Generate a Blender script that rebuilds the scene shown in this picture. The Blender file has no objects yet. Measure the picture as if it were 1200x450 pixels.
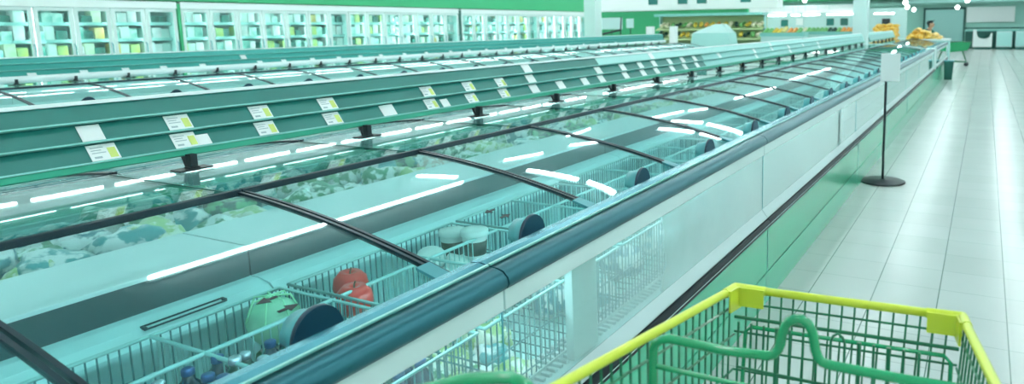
import bpy, bmesh, math, random
from mathutils import Vector, Matrix
random.seed(7)
SC = bpy.context.scene
COL = SC.collection
PI = math.pi

# ------------------------------------------------------------------ colour and materials
def lin(h):
    h = h.lstrip('#')
    out = []
    for i in (0, 2, 4):
        c = int(h[i:i+2], 16) / 255
        out.append(c/12.92 if c <= .04045 else ((c+.055)/1.055)**2.4)
    return (*out, 1)

def mat(name, col, rough=.5, metal=0., coat=0., emit=None, strength=0., var=None, scale=8., spec=.5):
    m = bpy.data.materials.new(name); m.use_nodes = True
    nt = m.node_tree; b = nt.nodes['Principled BSDF']
    b.inputs['Base Color'].default_value = lin(col)
    b.inputs['Roughness'].default_value = rough
    b.inputs['Metallic'].default_value = metal
    b.inputs['Coat Weight'].default_value = coat
    b.inputs['Coat Roughness'].default_value = .05
    b.inputs['Specular IOR Level'].default_value = spec
    if emit:
        b.inputs['Emission Color'].default_value = lin(emit)
        b.inputs['Emission Strength'].default_value = strength
    if var:
        tc = nt.nodes.new('ShaderNodeTexCoord')
        nz = nt.nodes.new('ShaderNodeTexNoise'); nz.inputs['Scale'].default_value = scale
        nz.inputs['Detail'].default_value = 4
        rp = nt.nodes.new('ShaderNodeValToRGB')
        rp.color_ramp.elements[0].position = .35; rp.color_ramp.elements[1].position = .65
        rp.color_ramp.elements[0].color = lin(col); rp.color_ramp.elements[1].color = lin(var)
        nt.links.new(tc.outputs['Object'], nz.inputs['Vector'])
        nt.links.new(nz.outputs['Fac'], rp.inputs['Fac'])
        nt.links.new(rp.outputs['Color'], b.inputs['Base Color'])
    return m

def glass(name, tint, haze_col, haze, refl=1.0, rough=.015):
    """clear pane: fresnel reflection over a tinted see-through layer with a little whitish haze"""
    m = bpy.data.materials.new(name); m.use_nodes = True
    nt = m.node_tree; N = nt.nodes; L = nt.links
    N.clear()
    out = N.new('ShaderNodeOutputMaterial')
    tr = N.new('ShaderNodeBsdfTransparent'); tr.inputs['Color'].default_value = lin(tint)
    df = N.new('ShaderNodeBsdfDiffuse'); df.inputs['Color'].default_value = lin(haze_col)
    gl = N.new('ShaderNodeBsdfGlossy'); gl.inputs['Roughness'].default_value = rough
    gl.inputs['Color'].default_value = (.93, 1, .99, 1)
    geo = N.new('ShaderNodeNewGeometry')
    ior = N.new('ShaderNodeMix'); ior.data_type = 'FLOAT'
    ior.inputs['A'].default_value = 1.52; ior.inputs['B'].default_value = 1/1.52
    L.new(geo.outputs['Backfacing'], ior.inputs['Factor'])
    fr = N.new('ShaderNodeFresnel'); L.new(ior.outputs['Result'], fr.inputs['IOR'])
    mul = N.new('ShaderNodeMath'); mul.operation = 'MULTIPLY'; mul.inputs[1].default_value = refl
    mul.use_clamp = True
    L.new(fr.outputs['Fac'], mul.inputs[0])
    hz = N.new('ShaderNodeMixShader'); hz.inputs['Fac'].default_value = haze
    L.new(tr.outputs[0], hz.inputs[1]); L.new(df.outputs[0], hz.inputs[2])
    mx = N.new('ShaderNodeMixShader')
    L.new(mul.outputs[0], mx.inputs['Fac']); L.new(hz.outputs[0], mx.inputs[1]); L.new(gl.outputs[0], mx.inputs[2])
    L.new(mx.outputs[0], out.inputs['Surface'])
    return m

def tile_mat():
    m = bpy.data.materials.new('floor_tile'); m.use_nodes = True
    nt = m.node_tree; N = nt.nodes; L = nt.links; b = N['Principled BSDF']
    tc = N.new('ShaderNodeTexCoord')
    mp = N.new('ShaderNodeMapping'); mp.inputs['Location'].default_value = (.168, -.08, 0)
    bk = N.new('ShaderNodeTexBrick'); bk.offset = 0; bk.squash = 1
    bk.inputs['Scale'].default_value = 1
    bk.inputs['Brick Width'].default_value = .343; bk.inputs['Row Height'].default_value = .343
    bk.inputs['Mortar Size'].default_value = .0035; bk.inputs['Mortar Smooth'].default_value = .3
    bk.inputs['Color1'].default_value = lin('#d0d6d2'); bk.inputs['Color2'].default_value = lin('#c9d0cb')
    bk.inputs['Mortar'].default_value = lin('#a9b6b0')
    nz = N.new('ShaderNodeTexNoise'); nz.inputs['Scale'].default_value = 3.; nz.inputs['Detail'].default_value = 6
    mx = N.new('ShaderNodeMix'); mx.data_type = 'RGBA'; mx.blend_type = 'MULTIPLY'
    mx.inputs['Factor'].default_value = .12
    L.new(tc.outputs['Object'], mp.inputs['Vector']); L.new(mp.outputs[0], bk.inputs['Vector'])
    L.new(tc.outputs['Object'], nz.inputs['Vector'])
    L.new(bk.outputs['Color'], mx.inputs['A']); L.new(nz.outputs['Fac'], mx.inputs['B'])
    b2 = N.new('ShaderNodeTexBrick'); b2.offset = 0; b2.squash = 1
    b2.inputs['Scale'].default_value = 1; b2.inputs['Brick Width'].default_value = .343; b2.inputs['Row Height'].default_value = 500
    b2.inputs['Mortar Size'].default_value = .004; b2.inputs['Mortar Smooth'].default_value = .3
    for k_ in ('Color1', 'Color2'): b2.inputs[k_].default_value = (1, 1, 1, 1)
    b2.inputs['Mortar'].default_value = lin('#b4c1bb')
    mp2 = N.new('ShaderNodeMapping'); mp2.inputs['Location'].default_value = (.168, 250, 0)
    L.new(tc.outputs['Object'], mp2.inputs['Vector']); L.new(mp2.outputs[0], b2.inputs['Vector'])
    m2 = N.new('ShaderNodeMix'); m2.data_type = 'RGBA'; m2.blend_type = 'MULTIPLY'; m2.inputs['Factor'].default_value = 1
    L.new(mx.outputs['Result'], m2.inputs['A']); L.new(b2.outputs['Color'], m2.inputs['B'])
    L.new(m2.outputs['Result'], b.inputs['Base Color'])
    b.inputs['Roughness'].default_value = .22
    return m

M = dict(
    floor=tile_mat(),
    ceil=mat('ceiling_white', '#dce8e9', .8),
    wall=mat('pale_wall', '#dae7e8', .7),
    wallteal=mat('teal_wall', '#9fd3c6', .7),
    green=mat('green_wall', '#3aa873', .6),
    greenbase=mat('green_enamel', '#3fb58c', .2, coat=.2),
    greenkick=mat('green_kick', '#55bf9b', .2, coat=.2),
    gap=mat('dark_gap', '#0c3a3c', .6),
    bumper=mat('bumper_rubber', '#03141a', .45, spec=.2),
    sill=mat('sill_metal', '#c9dbda', .35),
    band=mat('white_band', '#d9efec', .3),
    rail=mat('rail_teal', '#27626c', .32, metal=.6),
    railtop=mat('rail_cap', '#4f9fae', .25, metal=.6),
    dark=mat('dark_navy', '#0b2530', .35),
    black=mat('black_post', '#06191e', .45),
    handle=mat('handle_navy', '#12374a', .35),
    drum=mat('handle_drum', '#5fb0b4', .3),
    plate=mat('corner_grey', '#4f9ba2', .35),
    liner=mat('liner_aqua', '#c2f3f2', .35),
    linerw=mat('liner_white', '#e6f8f7', .3),
    duct=mat('duct_teal', '#063a40', .5),
    wire=mat('basket_wire', '#9fd6d2', .35),
    wired=mat('basket_wire_dark', '#3f8286', .4),
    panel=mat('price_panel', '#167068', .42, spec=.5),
    panelhaze=mat('price_panel_hazed', '#86c4bf', .42),  # panel teal paled: distance haze and grazing sheen painted into the colour
    panelrearhaze=mat('price_panel_rear_hazed', '#3f9d94', .5),  # rear canopy teal lightened, distance haze painted in
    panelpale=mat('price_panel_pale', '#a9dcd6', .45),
    lip=mat('price_lip', '#7fc4bb', .3),
    lipgreen=mat('green_lip', '#39a386', .4),
    whitetrim=mat('white_trim', '#eef6f4', .35),
    card=mat('card_white', '#eef3f1', .6),
    cardy=mat('card_yellow', '#cfdc7a', .6),
    cardt=mat('card_text', '#a8b8bc', .6),
    pill=mat('pillar_white', '#d3e8e3', .6),
    yellow=mat('cart_yellow', '#d8e23c', .35, coat=.3),
    cart=mat('cart_green', '#1d9a63', .25, coat=.5),
    cartd=mat('cart_wire_green', '#12714a', .35, coat=.3),
    wheel=mat('caster_rubber', '#18262a', .6),
    steel=mat('steel', '#b8cfcb', .25, metal=1.),
    tube=mat('lamp_tube', '#ffffff', .5, emit='#f2fdff', strength=22.),
    fix=mat('lamp_batten', '#e2efec', .5),
    fillglow=mat('freezer_fill_glow', '#ffffff', .5, emit='#dcf8ff', strength=30.),  # glow of the strips added to brighten the freezer insides
    globe=mat('lamp_globe', '#ffffff', .5, emit='#f6fffb', strength=14.),
    frdoor=mat('fridge_frame', '#dcebe8', .35),
    frin=mat('fridge_inside', '#b9e4de', .5),
    frlight=mat('fridge_lamp', '#ffffff', .5, emit='#f2fffe', strength=14),
    skin=mat('skin', '#c79a7c', .55),
    hair=mat('hair_dark', '#16282a', .6),
    shirt=mat('shirt_teal', '#2c6a5c', .8),
    trouser=mat('trousers_dark', '#20424a', .8),
    shoe=mat('shoe_dark', '#101c20', .6),
    wood=mat('crate_wood', '#b9cf9a', .7),
    counter=mat('counter_pale', '#bfe0dc', .4),
    countert=mat('counter_dark', '#1f5f55', .5),
)
M['lid'] = glass('lid_glass', '#ecfafa', '#8fe0dc', .008, .75)
M['topg'] = glass('flat_glass', '#f0fbfb', '#9fe0da', .01, 1.0)
M['front'] = glass('front_glass', '#ebf8f7', '#deefec', .13, 1.4)
def clouding(m, y0, f0, y1, f1):  # mixes in more whitish haze along y, broken by noise
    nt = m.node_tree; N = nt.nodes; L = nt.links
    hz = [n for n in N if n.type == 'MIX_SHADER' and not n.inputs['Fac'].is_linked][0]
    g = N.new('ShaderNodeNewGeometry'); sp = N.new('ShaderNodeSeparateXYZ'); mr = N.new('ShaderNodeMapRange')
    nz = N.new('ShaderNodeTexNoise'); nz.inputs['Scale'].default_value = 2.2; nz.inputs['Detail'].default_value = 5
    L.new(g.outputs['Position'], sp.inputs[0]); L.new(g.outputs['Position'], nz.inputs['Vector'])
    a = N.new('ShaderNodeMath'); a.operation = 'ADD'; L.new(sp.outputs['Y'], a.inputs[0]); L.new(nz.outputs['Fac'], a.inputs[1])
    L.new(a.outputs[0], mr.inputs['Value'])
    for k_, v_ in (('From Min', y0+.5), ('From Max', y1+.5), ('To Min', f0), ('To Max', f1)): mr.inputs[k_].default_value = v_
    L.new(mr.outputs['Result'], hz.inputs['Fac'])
clouding(M['front'], 1.2, .07, 3.3, .62)
M['frglass'] = glass('fridge_glass', '#eefaf9', '#c8efe9', .05, .5)

# ------------------------------------------------------------------ mesh builder
class MB:
    def __init__(s): s.bm = bmesh.new()
    def face(s, vs, mi=0, smooth=False):
        try:
            f = s.bm.faces.new(vs)
        except ValueError:
            return None
        f.material_index = mi; f.smooth = smooth
        return f
    def box(s, x0, x1, y0, y1, z0, z1, mi=0, bev=0.):
        v = [s.bm.verts.new(p) for p in ((x0,y0,z0),(x1,y0,z0),(x1,y1,z0),(x0,y1,z0),(x0,y0,z1),(x1,y0,z1),(x1,y1,z1),(x0,y1,z1))]
        fs = [s.face([v[i] for i in q], mi) for q in ((3,2,1,0),(4,5,6,7),(0,1,5,4),(1,2,6,5),(2,3,7,6),(3,0,4,7))]
        if bev:
            es = list({e for f in fs for e in f.edges})
            r = bmesh.ops.bevel(s.bm, geom=es, offset=bev, segments=2, profile=.6, affect='EDGES')
            for f in r['faces']: f.material_index = mi
        return s
    def hexa(s, pts, mi=0):
        """8 corner points: bottom ring of 4, top ring of 4"""
        v = [s.bm.verts.new(p) for p in pts]
        for q in ((3,2,1,0),(4,5,6,7),(0,1,5,4),(1,2,6,5),(2,3,7,6),(3,0,4,7)): s.face([v[i] for i in q], mi)
        return s
    def tube(s, pts, r, n=8, mi=0, closed=False, caps=True):
        P = [Vector(p) for p in pts]; k = len(P)
        rs = r if isinstance(r, (list, tuple)) else [r]*k
        T = []
        for i in range(k):
            a = P[(i-1) % k] if (closed or i > 0) else P[i]
            b = P[(i+1) % k] if (closed or i < k-1) else P[i]
            T.append((b-a).normalized())
        u = T[0].orthogonal().normalized(); rings = []
        for i in range(k):
            u = (u - T[i]*u.dot(T[i])).normalized(); w = T[i].cross(u)
            rings.append([s.bm.verts.new(P[i] + (u*math.cos(2*PI*j/n) + w*math.sin(2*PI*j/n))*rs[i]) for j in range(n)])
        m = k if closed else k-1
        for i in range(m):
            A, B = rings[i], rings[(i+1) % k]
            for j in range(n): s.face([A[j], A[(j+1) % n], B[(j+1) % n], B[j]], mi, n > 5)
        if caps and not closed:
            for rg in (rings[0][::-1], rings[-1]): s.face([s.bm.verts.new(v.co) for v in rg], mi)
        return s
    def bar(s, p, q, r, n=4, mi=0): return s.tube([p, q], r, n, mi)
    def prism(s, prof, y0, y1, mi=0, smooth=False):
        """closed (x,z) outline run along y"""
        A = [s.bm.verts.new((x, y0, z)) for x, z in prof]; B = [s.bm.verts.new((x, y1, z)) for x, z in prof]
        n = len(prof)
        for i in range(n): s.face([A[i], A[(i+1) % n], B[(i+1) % n], B[i]], mi, smooth)
        if smooth: A = [s.bm.verts.new(v.co) for v in A]; B = [s.bm.verts.new(v.co) for v in B]
        s.face(A[::-1], mi); s.face(B, mi)
        return s
    def lathe(s, prof, c=(0,0,0), n=16, mi=0, rot=None, mis=None):
        c = Vector(c); rings = []
        for r, z in prof:
            ring = []
            for j in range(n):
                a = 2*PI*j/n; v = Vector((r*math.cos(a), r*math.sin(a), z))
                if rot is not None: v = rot @ v
                ring.append(s.bm.verts.new(c+v))
            rings.append(ring)
        for i in range(len(rings)-1):
            mm = mis[i] if mis else mi
            for j in range(n): s.face([rings[i][j], rings[i][(j+1) % n], rings[i+1][(j+1) % n], rings[i+1][j]], mm, True)
        s.face(rings[0][::-1], mis[0] if mis else mi); s.face(rings[-1], mis[-1] if mis else mi)
        return s
    def blob(s, c, rad, seed=0, amp=.15, sub=2, mi=0, sq=2.):
        rnd = random.Random(seed)
        r = bmesh.ops.create_icosphere(s.bm, subdivisions=sub, radius=1)
        ph = [rnd.uniform(0, 6.28) for _ in range(6)]
        for v in r['verts']:
            d = v.co.normalized()
            k = 1/((abs(d.x)**sq + abs(d.y)**sq + abs(d.z)**sq)**(1/sq))
            k *= 1 + amp*(math.sin(5*d.x+ph[0])*math.sin(4*d.y+ph[1]) + .6*math.sin(9*d.x+ph[2])*math.sin(8*d.z+ph[3]))
            v.co = Vector(c) + Vector((d.x*rad[0], d.y*rad[1], d.z*rad[2]))*k
        for f in {f for v in r['verts'] for f in v.link_faces}: f.material_index = mi; f.smooth = True
        return s
    def build(s, name, mats, parent=None, base=None):
        me = bpy.data.meshes.new(name)
        bmesh.ops.recalc_face_normals(s.bm, faces=s.bm.faces[:])
        off = Vector((0,0,0))
        if parent is not None and base is None: off = parent_loc(parent)
        elif base is not None: off = Vector(base)
        for v in s.bm.verts: v.co -= off
        s.bm.to_mesh(me); s.bm.free()
        if not isinstance(mats, (list, tuple)): mats = [mats]
        for m in mats: me.materials.append(m)
        o = bpy.data.objects.new(name, me); COL.objects.link(o)
        if parent is not None: o.parent = parent
        elif base is not None: o.location = off
        return o

LOC = {}
def parent_loc(p):
    while p is not None:
        if p.name in LOC: return LOC[p.name]
        p = p.parent
    return Vector((0,0,0))

def tag(o, label, cat, group=None, kind=None):
    o['label'] = label; o['category'] = cat
    if group: o['group'] = group
    if kind: o['kind'] = kind
    return o
def thing(name, label, cat, loc=(0,0,0), group=None):
    o = bpy.data.objects.new(name, None); COL.objects.link(o)
    o.empty_display_size = .1; o.location = loc; LOC[o.name] = Vector(loc)
    return tag(o, label, cat, group)
def struct(name, mb, m, label=None):
    o = mb.build(name, m); o['kind'] = 'structure'
    if label: o['label'] = label
    return o
def dup(root, loc, label, rotz=None, group=None):
    r = root.copy(); COL.objects.link(r); r.location = loc; r['label'] = label; LOC[r.name] = Vector(loc)
    if rotz is not None: r.rotation_euler = (0, 0, rotz)
    if group: r['group'] = group
    for ch in list(root.children):
        c = ch.copy(); COL.objects.link(c); c.parent = r
        for g in list(ch.children):
            d = g.copy(); COL.objects.link(d); d.parent = c
    return r
ORD = ['first','second','third','fourth','fifth','sixth','seventh','eighth','ninth','tenth','eleventh','twelfth','thirteenth','fourteenth','fifteenth','sixteenth','seventeenth','eighteenth','nineteenth','twentieth','twenty-first','twenty-second','twenty-third','twenty-fourth','twenty-fifth','twenty-sixth','twenty-seventh','twenty-eighth','twenty-ninth','thirtieth','thirty-first','thirty-second']

# ------------------------------------------------------------------ room shell
CEIL = 4.2
XR, XL, YB, YF = 5.0, -26., -5., 48.
struct('floor', MB().box(XL, XR, YB, YF, -.1, 0), M['floor'])
struct('ceiling', MB().box(XL, XR, YB, YF, CEIL, CEIL+.1), M['ceil'])
struct('wall_right', MB().box(XR, XR+.1, YB, YF, 0, CEIL), M['wall'])
struct('wall_front', MB().box(XL, XR, YB-.1, YB, 0, CEIL), M['wall'])
struct('wall_back', MB().box(XL, XR, YF, YF+.1, 0, CEIL), M['wallteal'])
struct('wall_left', MB().box(XL-.1, XL, YB, YF, 0, CEIL), M['wall'])
struct('wall_freezers', MB().box(-13.5, -13.38, YB, 21.2, 0, 2.6), M['wall'])
# green fascia over the upright freezers, thin white strip under it
struct('trim_1', MB().box(-13.38, -12.47, 2.0, 21.0, 2.09, 2.6), M['green'])

# columns
struct('column_1', MB().box(-2.96, -2.62, 17.52, 17.86, 0, CEIL, bev=.01), M['pill'])
struct('column_2', MB().box(-11.25, -10.85, 18.5, 18.9, 0, CEIL, bev=.01), M['pill'])

# ceiling lamps: long trunks of tubes, running along the aisles
def trunk(x, y0, y1, label, r=.03):
    t = thing('ceiling_lamp', label, 'lamp', (x, y0, CEIL), 'ceiling tube lamps')
    b = MB(); g = MB(); y = y0
    b.box(x-.06, x+.06, y0, y1, CEIL-.07, CEIL)
    while y < y1-.5:
        e = min(y+1.5, y1)
        g.tube([(x, y+.08, CEIL-.11), (x, e-.08, CEIL-.11)], r, 6)
        y += 1.6
    b.build('batten', M['fix'], t); g.build('tube', M['tube'], t)
for x, w_ in ((3.4, 'beside the right wall'), (.9, 'above the aisle right of the shopping cart'), (-1.6, 'above the front freezer lids'), (-9.4, 'above the rear freezer island'), (-11.8, 'in front of the upright freezers')):
    trunk(x, -4.2, 46, 'white ceiling tube lamp trunk ' + w_)
for i, x in enumerate((-14.8, -16.7, -18.3, -20.0, -22.4, -24.8)):
    trunk(x, -4.2, 46, 'white ceiling tube lamp trunk behind the upright freezers, %s row back' % ORD[i], .02)
def lamp(p, q, label):
    """one ceiling batten between two points"""
    P0 = Vector((*p, CEIL)); Q0 = Vector((*q, CEIL)); d = (Q0-P0).normalized(); n = Vector((-d.y, d.x, 0))*.05
    t = thing('ceiling_lamp', label, 'lamp', P0, 'ceiling tube lamps')
    z = Vector((0,0,-.06))
    MB().hexa([P0+n+z, Q0+n+z, Q0-n+z, P0-n+z, P0+n, Q0+n, Q0-n, P0-n]).build('batten', M['fix'], t)
    MB().tube([P0+d*.04+Vector((0,0,-.11)), Q0-d*.04+Vector((0,0,-.11))], .034, 6).build('tube', M['tube'], t)
for i, (p, q) in enumerate((((-5.68,3.2),(-5.68,7.3)), ((-6.9,7.45),(-6.0,7.5)), ((-5.3,8.33),(-4.12,8.36)), ((-4.0,8.4),(-3.3,8.35)), ((-6.25,8.8),(-5.95,9.6)), ((-6.9,12.5),(-6.75,11.4)), ((-5.98,10.4),(-5.55,10.95)),
      ((-6.25,14.4),(-6.0,15.8)), ((-5.9,15.9),(-5.55,16.5)), ((-5.25,12.9),(-4.25,13.1)), ((-4.15,13.1),(-3.3,13.15)), ((-5.5,14.05),(-4.6,14.25)), ((-4.5,14.2),(-3.3,14.15)), ((-5.7,19.),(-5.6,23.)), ((-6.0,26.),(-6.0,34.)))):
    lamp(p, q, 'single white ceiling tube lamp over the middle aisle, %s from the near end' % ORD[i])

# ------------------------------------------------------------------ freezer islands
P = .757; E0 = 1.315          # lid pitch, edge of the first full lid
S0 = (-1.235, .905); S1 = (-2.06, 1.05); BULGE = .021
def lid_pt(s):
    return (S0[0]+(S1[0]-S0[0])*s, S0[1]+(S1[1]-S0[1])*s + BULGE*4*s*(1-s))
def lid_strip(mb, y0, y1, lo, hi, s0=0., s1=1., n=14, mi=0):
    top = []; bot = []
    for i in range(n+1):
        s = s0+(s1-s0)*i/n; x, z = lid_pt(s)
        top.append((x, z+hi)); bot.append((x, z+lo))
    A = [mb.bm.verts.new((x, y0, z)) for x, z in top]; B = [mb.bm.verts.new((x, y1, z)) for x, z in top]
    C = [mb.bm.verts.new((x, y0, z)) for x, z in bot]; D = [mb.bm.verts.new((x, y1, z)) for x, z in bot]
    for i in range(n):
        mb.face([A[i], A[i+1], B[i+1], B[i]], mi, True); mb.face([C[i+1], C[i], D[i], D[i+1]], mi, True)
    # rim faces with corners of their own, so the shading of the pane stays true
    def own(vs): mb.face([mb.bm.verts.new(v.co) for v in vs], mi)
    for i in range(n):
        own([A[i], C[i], C[i+1], A[i+1]]); own([B[i+1], D[i+1], D[i], B[i]])
    own([A[0], B[0], D[0], C[0]]); own([A[n], C[n], D[n], B[n]])

def arrow_mesh(mb, c, d, size, z):
    """flat arrow printed on the pane; d = +1/-1 along y"""
    def q(a, b): return (c[0]+b, c[1]+a*d, z+.0)
    pts = [(-.5,.12),(-.05,.12),(-.05,.32),(.5,0),(-.05,-.32),(-.05,-.12),(-.5,-.12)]
    V = []
    for a, b in pts:
        x = c[0]+b*size; y = c[1]+a*size*d
        V.append((x, y))
    return V

LIDM = []
def lid_protos():
    y0, y1 = 0., P; base = (-1.235, 0, .905)
    def keep(mb, name, mats):
        o = mb.build(name, mats, base=base); LIDM.append((name, o.data)); bpy.data.objects.remove(o)
    g = MB(); lid_strip(g, y0+.012, y1-.012, 0, .005); keep(g, 'sliding_lid', M['lid'])
    for a, b in ((y0+.004, y0+.014), (y1-.014, y1-.004)):
        f = MB(); lid_strip(f, a, b, -.004, .009); keep(f, 'side_frame', M['dark'])
    f = MB(); f.box(-2.076, -2.056, y0+.002, y1-.002, 1.045, 1.066, bev=.003); keep(f, 'rear_frame', M['dark'])
    f = MB(); f.prism([(-1.245,.898),(-1.222,.893),(-1.218,.905),(-1.242,.914)], y0+.004, y1-.004); keep(f, 'front_frame', M['rail'])
    f = MB(); a = lid_pt(0); b = lid_pt(.075)
    f.hexa([(a[0]+.012,y1-.05,a[1]+.004),(b[0],y1-.05,b[1]+.011),(b[0],y1-.001,b[1]+.011),(a[0]+.012,y1-.001,a[1]+.004),
            (a[0]+.012,y1-.05,a[1]+.014),(b[0],y1-.05,b[1]+.018),(b[0],y1-.001,b[1]+.018),(a[0]+.012,y1-.001,a[1]+.014)])
    keep(f, 'corner_plate', M['plate'])
    yc = y0+.35; h = MB(); n = 16
    def ring(x, a, hgt, z0): return [h.bm.verts.new((x, yc-a*math.cos(PI*i/n), z0+hgt*math.sin(PI*i/n)**.85)) for i in range(n+1)]
    def drum(A, B, mi):
        for i in range(n): h.face([A[i], A[i+1], B[i+1], B[i]], mi, True)
        h.face(A[::-1], mi); h.face(B, mi); h.face([A[0], B[0], B[n], A[n]], mi)
    drum(ring(-1.212, .064, .083, .903), ring(-1.222, .064, .083, .905), 0)
    drum(ring(-1.224, .054, .065, .906), ring(-1.275, .046, .052, .916), 1)
    h.box(-1.222, -1.196, yc-.070, yc+.070, .900, .920, 2, bev=.004)
    keep(h, 'handle', [M['handle'], M['drum'], M['railtop']])
lid_protos()
def make_lid(cab, y0, mirror=False):
    base = LOC[cab.name]; root = None
    for name, me in LIDM:
        if mirror and name == 'rear_frame': continue
        o = bpy.data.objects.new(name, me); COL.objects.link(o)
        if root is None:
            root = o; o.parent = cab; o.location = Vector((-1.235, y0, .905)) - base
        else: o.parent = root
    if mirror:
        root.location = Vector((-4.84+1.235, y0, .905)) - base; root.scale = (-1, 1, 1)
    return root

def arrow_sticker(t, xc, yc, y0_):
    """the little pair of opposed arrows printed on the pane by the handle"""
    for d, cx, cy in ((-1, xc-.027, yc-.006), (1, xc+.027, yc+.006)):
        m = MB(); size = .05
        pts = [(-.5,.10),(-.05,.10),(-.05,.32),(.5,0),(-.05,-.32),(-.05,-.10),(-.5,-.10)]
        lo = []; hi = []
        for a, b in pts:
            x = cx + b*size*.8; y = cy + a*size*d
            s = (x-S0[0])/(S1[0]-S0[0]); z = lid_pt(s)[1]+.0055
            lo.append(m.bm.verts.new((x, y, z))); hi.append(m.bm.verts.new((x, y, z+.0012)))
        n = len(pts)
        for i in range(n): m.face([lo[i], lo[(i+1) % n], hi[(i+1) % n], hi[i]])
        m.face(lo[::-1]); m.face(hi)
        o = m.build('arrow_sticker', M['black'], base=(-1.235, y0_, .905)); o.parent = t; o.location = (0,0,0); o['label'] = 'small black arrow printed on the glass'

def cabinet(y0, y1, label, group, detail=True, upright=None, ends='', dx=0., lastseam=True, heavy=False):
    t = thing('freezer_cabinet', label, 'freezer', (-2.42, y0, 0), group)
    e = .003
    a, b = y0+e, y1-e
    MB().box(-3.79, -1.036, a, b, .0, .172).build('kick_plate', M['greenkick'], t)
    MB().box(-3.80, -1.03, a, b, .186, .436, bev=.003).build('base_panel', M['greenbase'], t)
    MB().box(-3.78, -1.05, a, b, .172, .186).build('base_gap', M['gap'], t)
    bp = MB().prism([(-1.06,.438),(-1.024,.440),(-1.014,.452),(-1.014,.476),(-1.024,.488),(-1.06,.492)], a, b).build('bumper', M['bumper'], t)
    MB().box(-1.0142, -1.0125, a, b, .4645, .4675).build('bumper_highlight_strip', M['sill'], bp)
    MB().prism([(-1.12,.492),(-1.034,.492),(-1.034,.497),(-1.066,.541),(-1.12,.541)], a, b).build('window_sill', M['sill'], t)
    MB().box(-1.068, -1.062, a, b, .541, .868).build('window_glass', M['front'], t)
    MB().box(-1.075, -1.054, a, b, .846, .93, bev=.003).build('top_band', M['band'], t)
    r = MB().prism([(-1.06,.90),(-1.045,.905),(-1.038,.918),(-1.041,.934),(-1.055,.948),(-1.075,.954),(-1.1,.956),(-1.1,.90)], a, b, smooth=True).build('rail', M['rail'], t)
    MB().prism([(-1.1,.935),(-1.1,.957),(-1.13,.961),(-1.16,.957),(-1.178,.940),(-1.19,.925),(-1.205,.922),(-1.222,.893),(-1.222,.885),(-1.15,.885)], a, b).build('rail_cap', M['railtop'], r)
    MB().box(-1.104, -1.096, a, b, .9565, .961).build('rail_bead', M['lip'], r)
    # inside
    L = MB()
    L.box(-2.02, -1.09, a, b, .44, .455)                                   # tub floor
    L.box(-2.06, -2.02, a, b, .44, .785)                                   # tub back
    L.prism([(-2.02,.70),(-2.02,.785),(-1.97,.775),(-1.93,.742),(-1.93,.73)], a, b)
    L.build('tub', M['liner'], t)
    MB().box(-2.10, -2.056, a, b, .785, .870).build('duct', M['duct'], t)
    MB().box(-2.405, -2.056, a, b, .868, .882, bev=.003).build('divider_shelf', M['linerw'], t)
    w = MB(); w.box(-3.74, -2.405, a, b, .62, .64); w.box(-2.42, -2.405, a, b, .64, .868)
    w.build('rear_well', M['liner'], t)
    MB().box(-1.185, -1.165, a+.02, b-.02, .874, .884).build('fill_glow_strip', M['fillglow'], t)  # unseen glowing strip, added under the rail to brighten the tub
    for e_, yy in (('lo', a), ('hi', b)):
        if e_ in ends:
            q0, q1 = (yy-.025, yy) if e_ == 'lo' else (yy, yy+.025)
            MB().prism([(-3.80,.44),(-1.04,.44),(-1.04,.93),(-1.20,.925),(-2.06,1.055),(-2.78,1.055),(-3.64,.925),(-3.80,.93)], q0, q1).build('end_panel', M['band'], t)
            MB().prism([(-3.79,0),(-1.036,0),(-1.036,.44),(-3.79,.44)], q0, q1).build('end_base', M['greenkick'], t)
    # the half that faces the other aisle
    f = MB(); f.prism([(-3.74,.437),(-3.80,.437),(-3.80,.93),(-3.74,.955),(-3.62,.89),(-3.69,.87)], a, b)
    f.build('far_side_panel', M['band'], t)
    if detail:
        s = MB(); y = a+.02
        s.box(-1.125, -1.121, a, b, .54, .56)
        while y < b-.02:
            s.box(-1.19, -1.09, y, y+.012, .542, .552); y += .03
        s.build('vent_grille', M['sill'], t)
        s = MB()
        if y0 < 0:
            yy = b-.36
            s.box(-1.958, -1.954, yy, yy+.22, .772, .776); s.box(-1.972, -1.968, yy, yy+.22, .778, .782)
            s.box(-1.975, -1.952, yy, yy+.006, .773, .781); s.box(-1.975, -1.952, yy+.214, yy+.22, .773, .781)
        if y0 < 0: s.build('pull_slot', M['duct'], t)
    if upright is not None:
        MB().box(-1.10, -1.072, upright[0], upright[1], .545, .866, bev=.003).build('window_strip', M['linerw'], t)  # pale upright strip just behind the window glass
    sm = MB(); w_ = .016 if heavy else .006
    sm.box(-1.0605, -1.0588, b-w_, b, .542, .866); sm.box(-1.0290, -1.0275, b-w_*.6, b, .19, .435)
    sm.build('joint_strip', M['countert'] if heavy else M['plate'], t)
    return t

def glass_top(t, a, b, joints):
    """flat panes between the lids and the canopy"""
    p_ = MB().box(-2.76, -2.08, a+.003, b-.003, 1.047, 1.055).build('top_pane', M['topg'], t)
    for y in joints:
        if a < y < b: MB().box(-2.76, -2.08, y-.0022, y+.0022, 1.046, 1.0565).build('pane_joint', M['countert'], p_)

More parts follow.
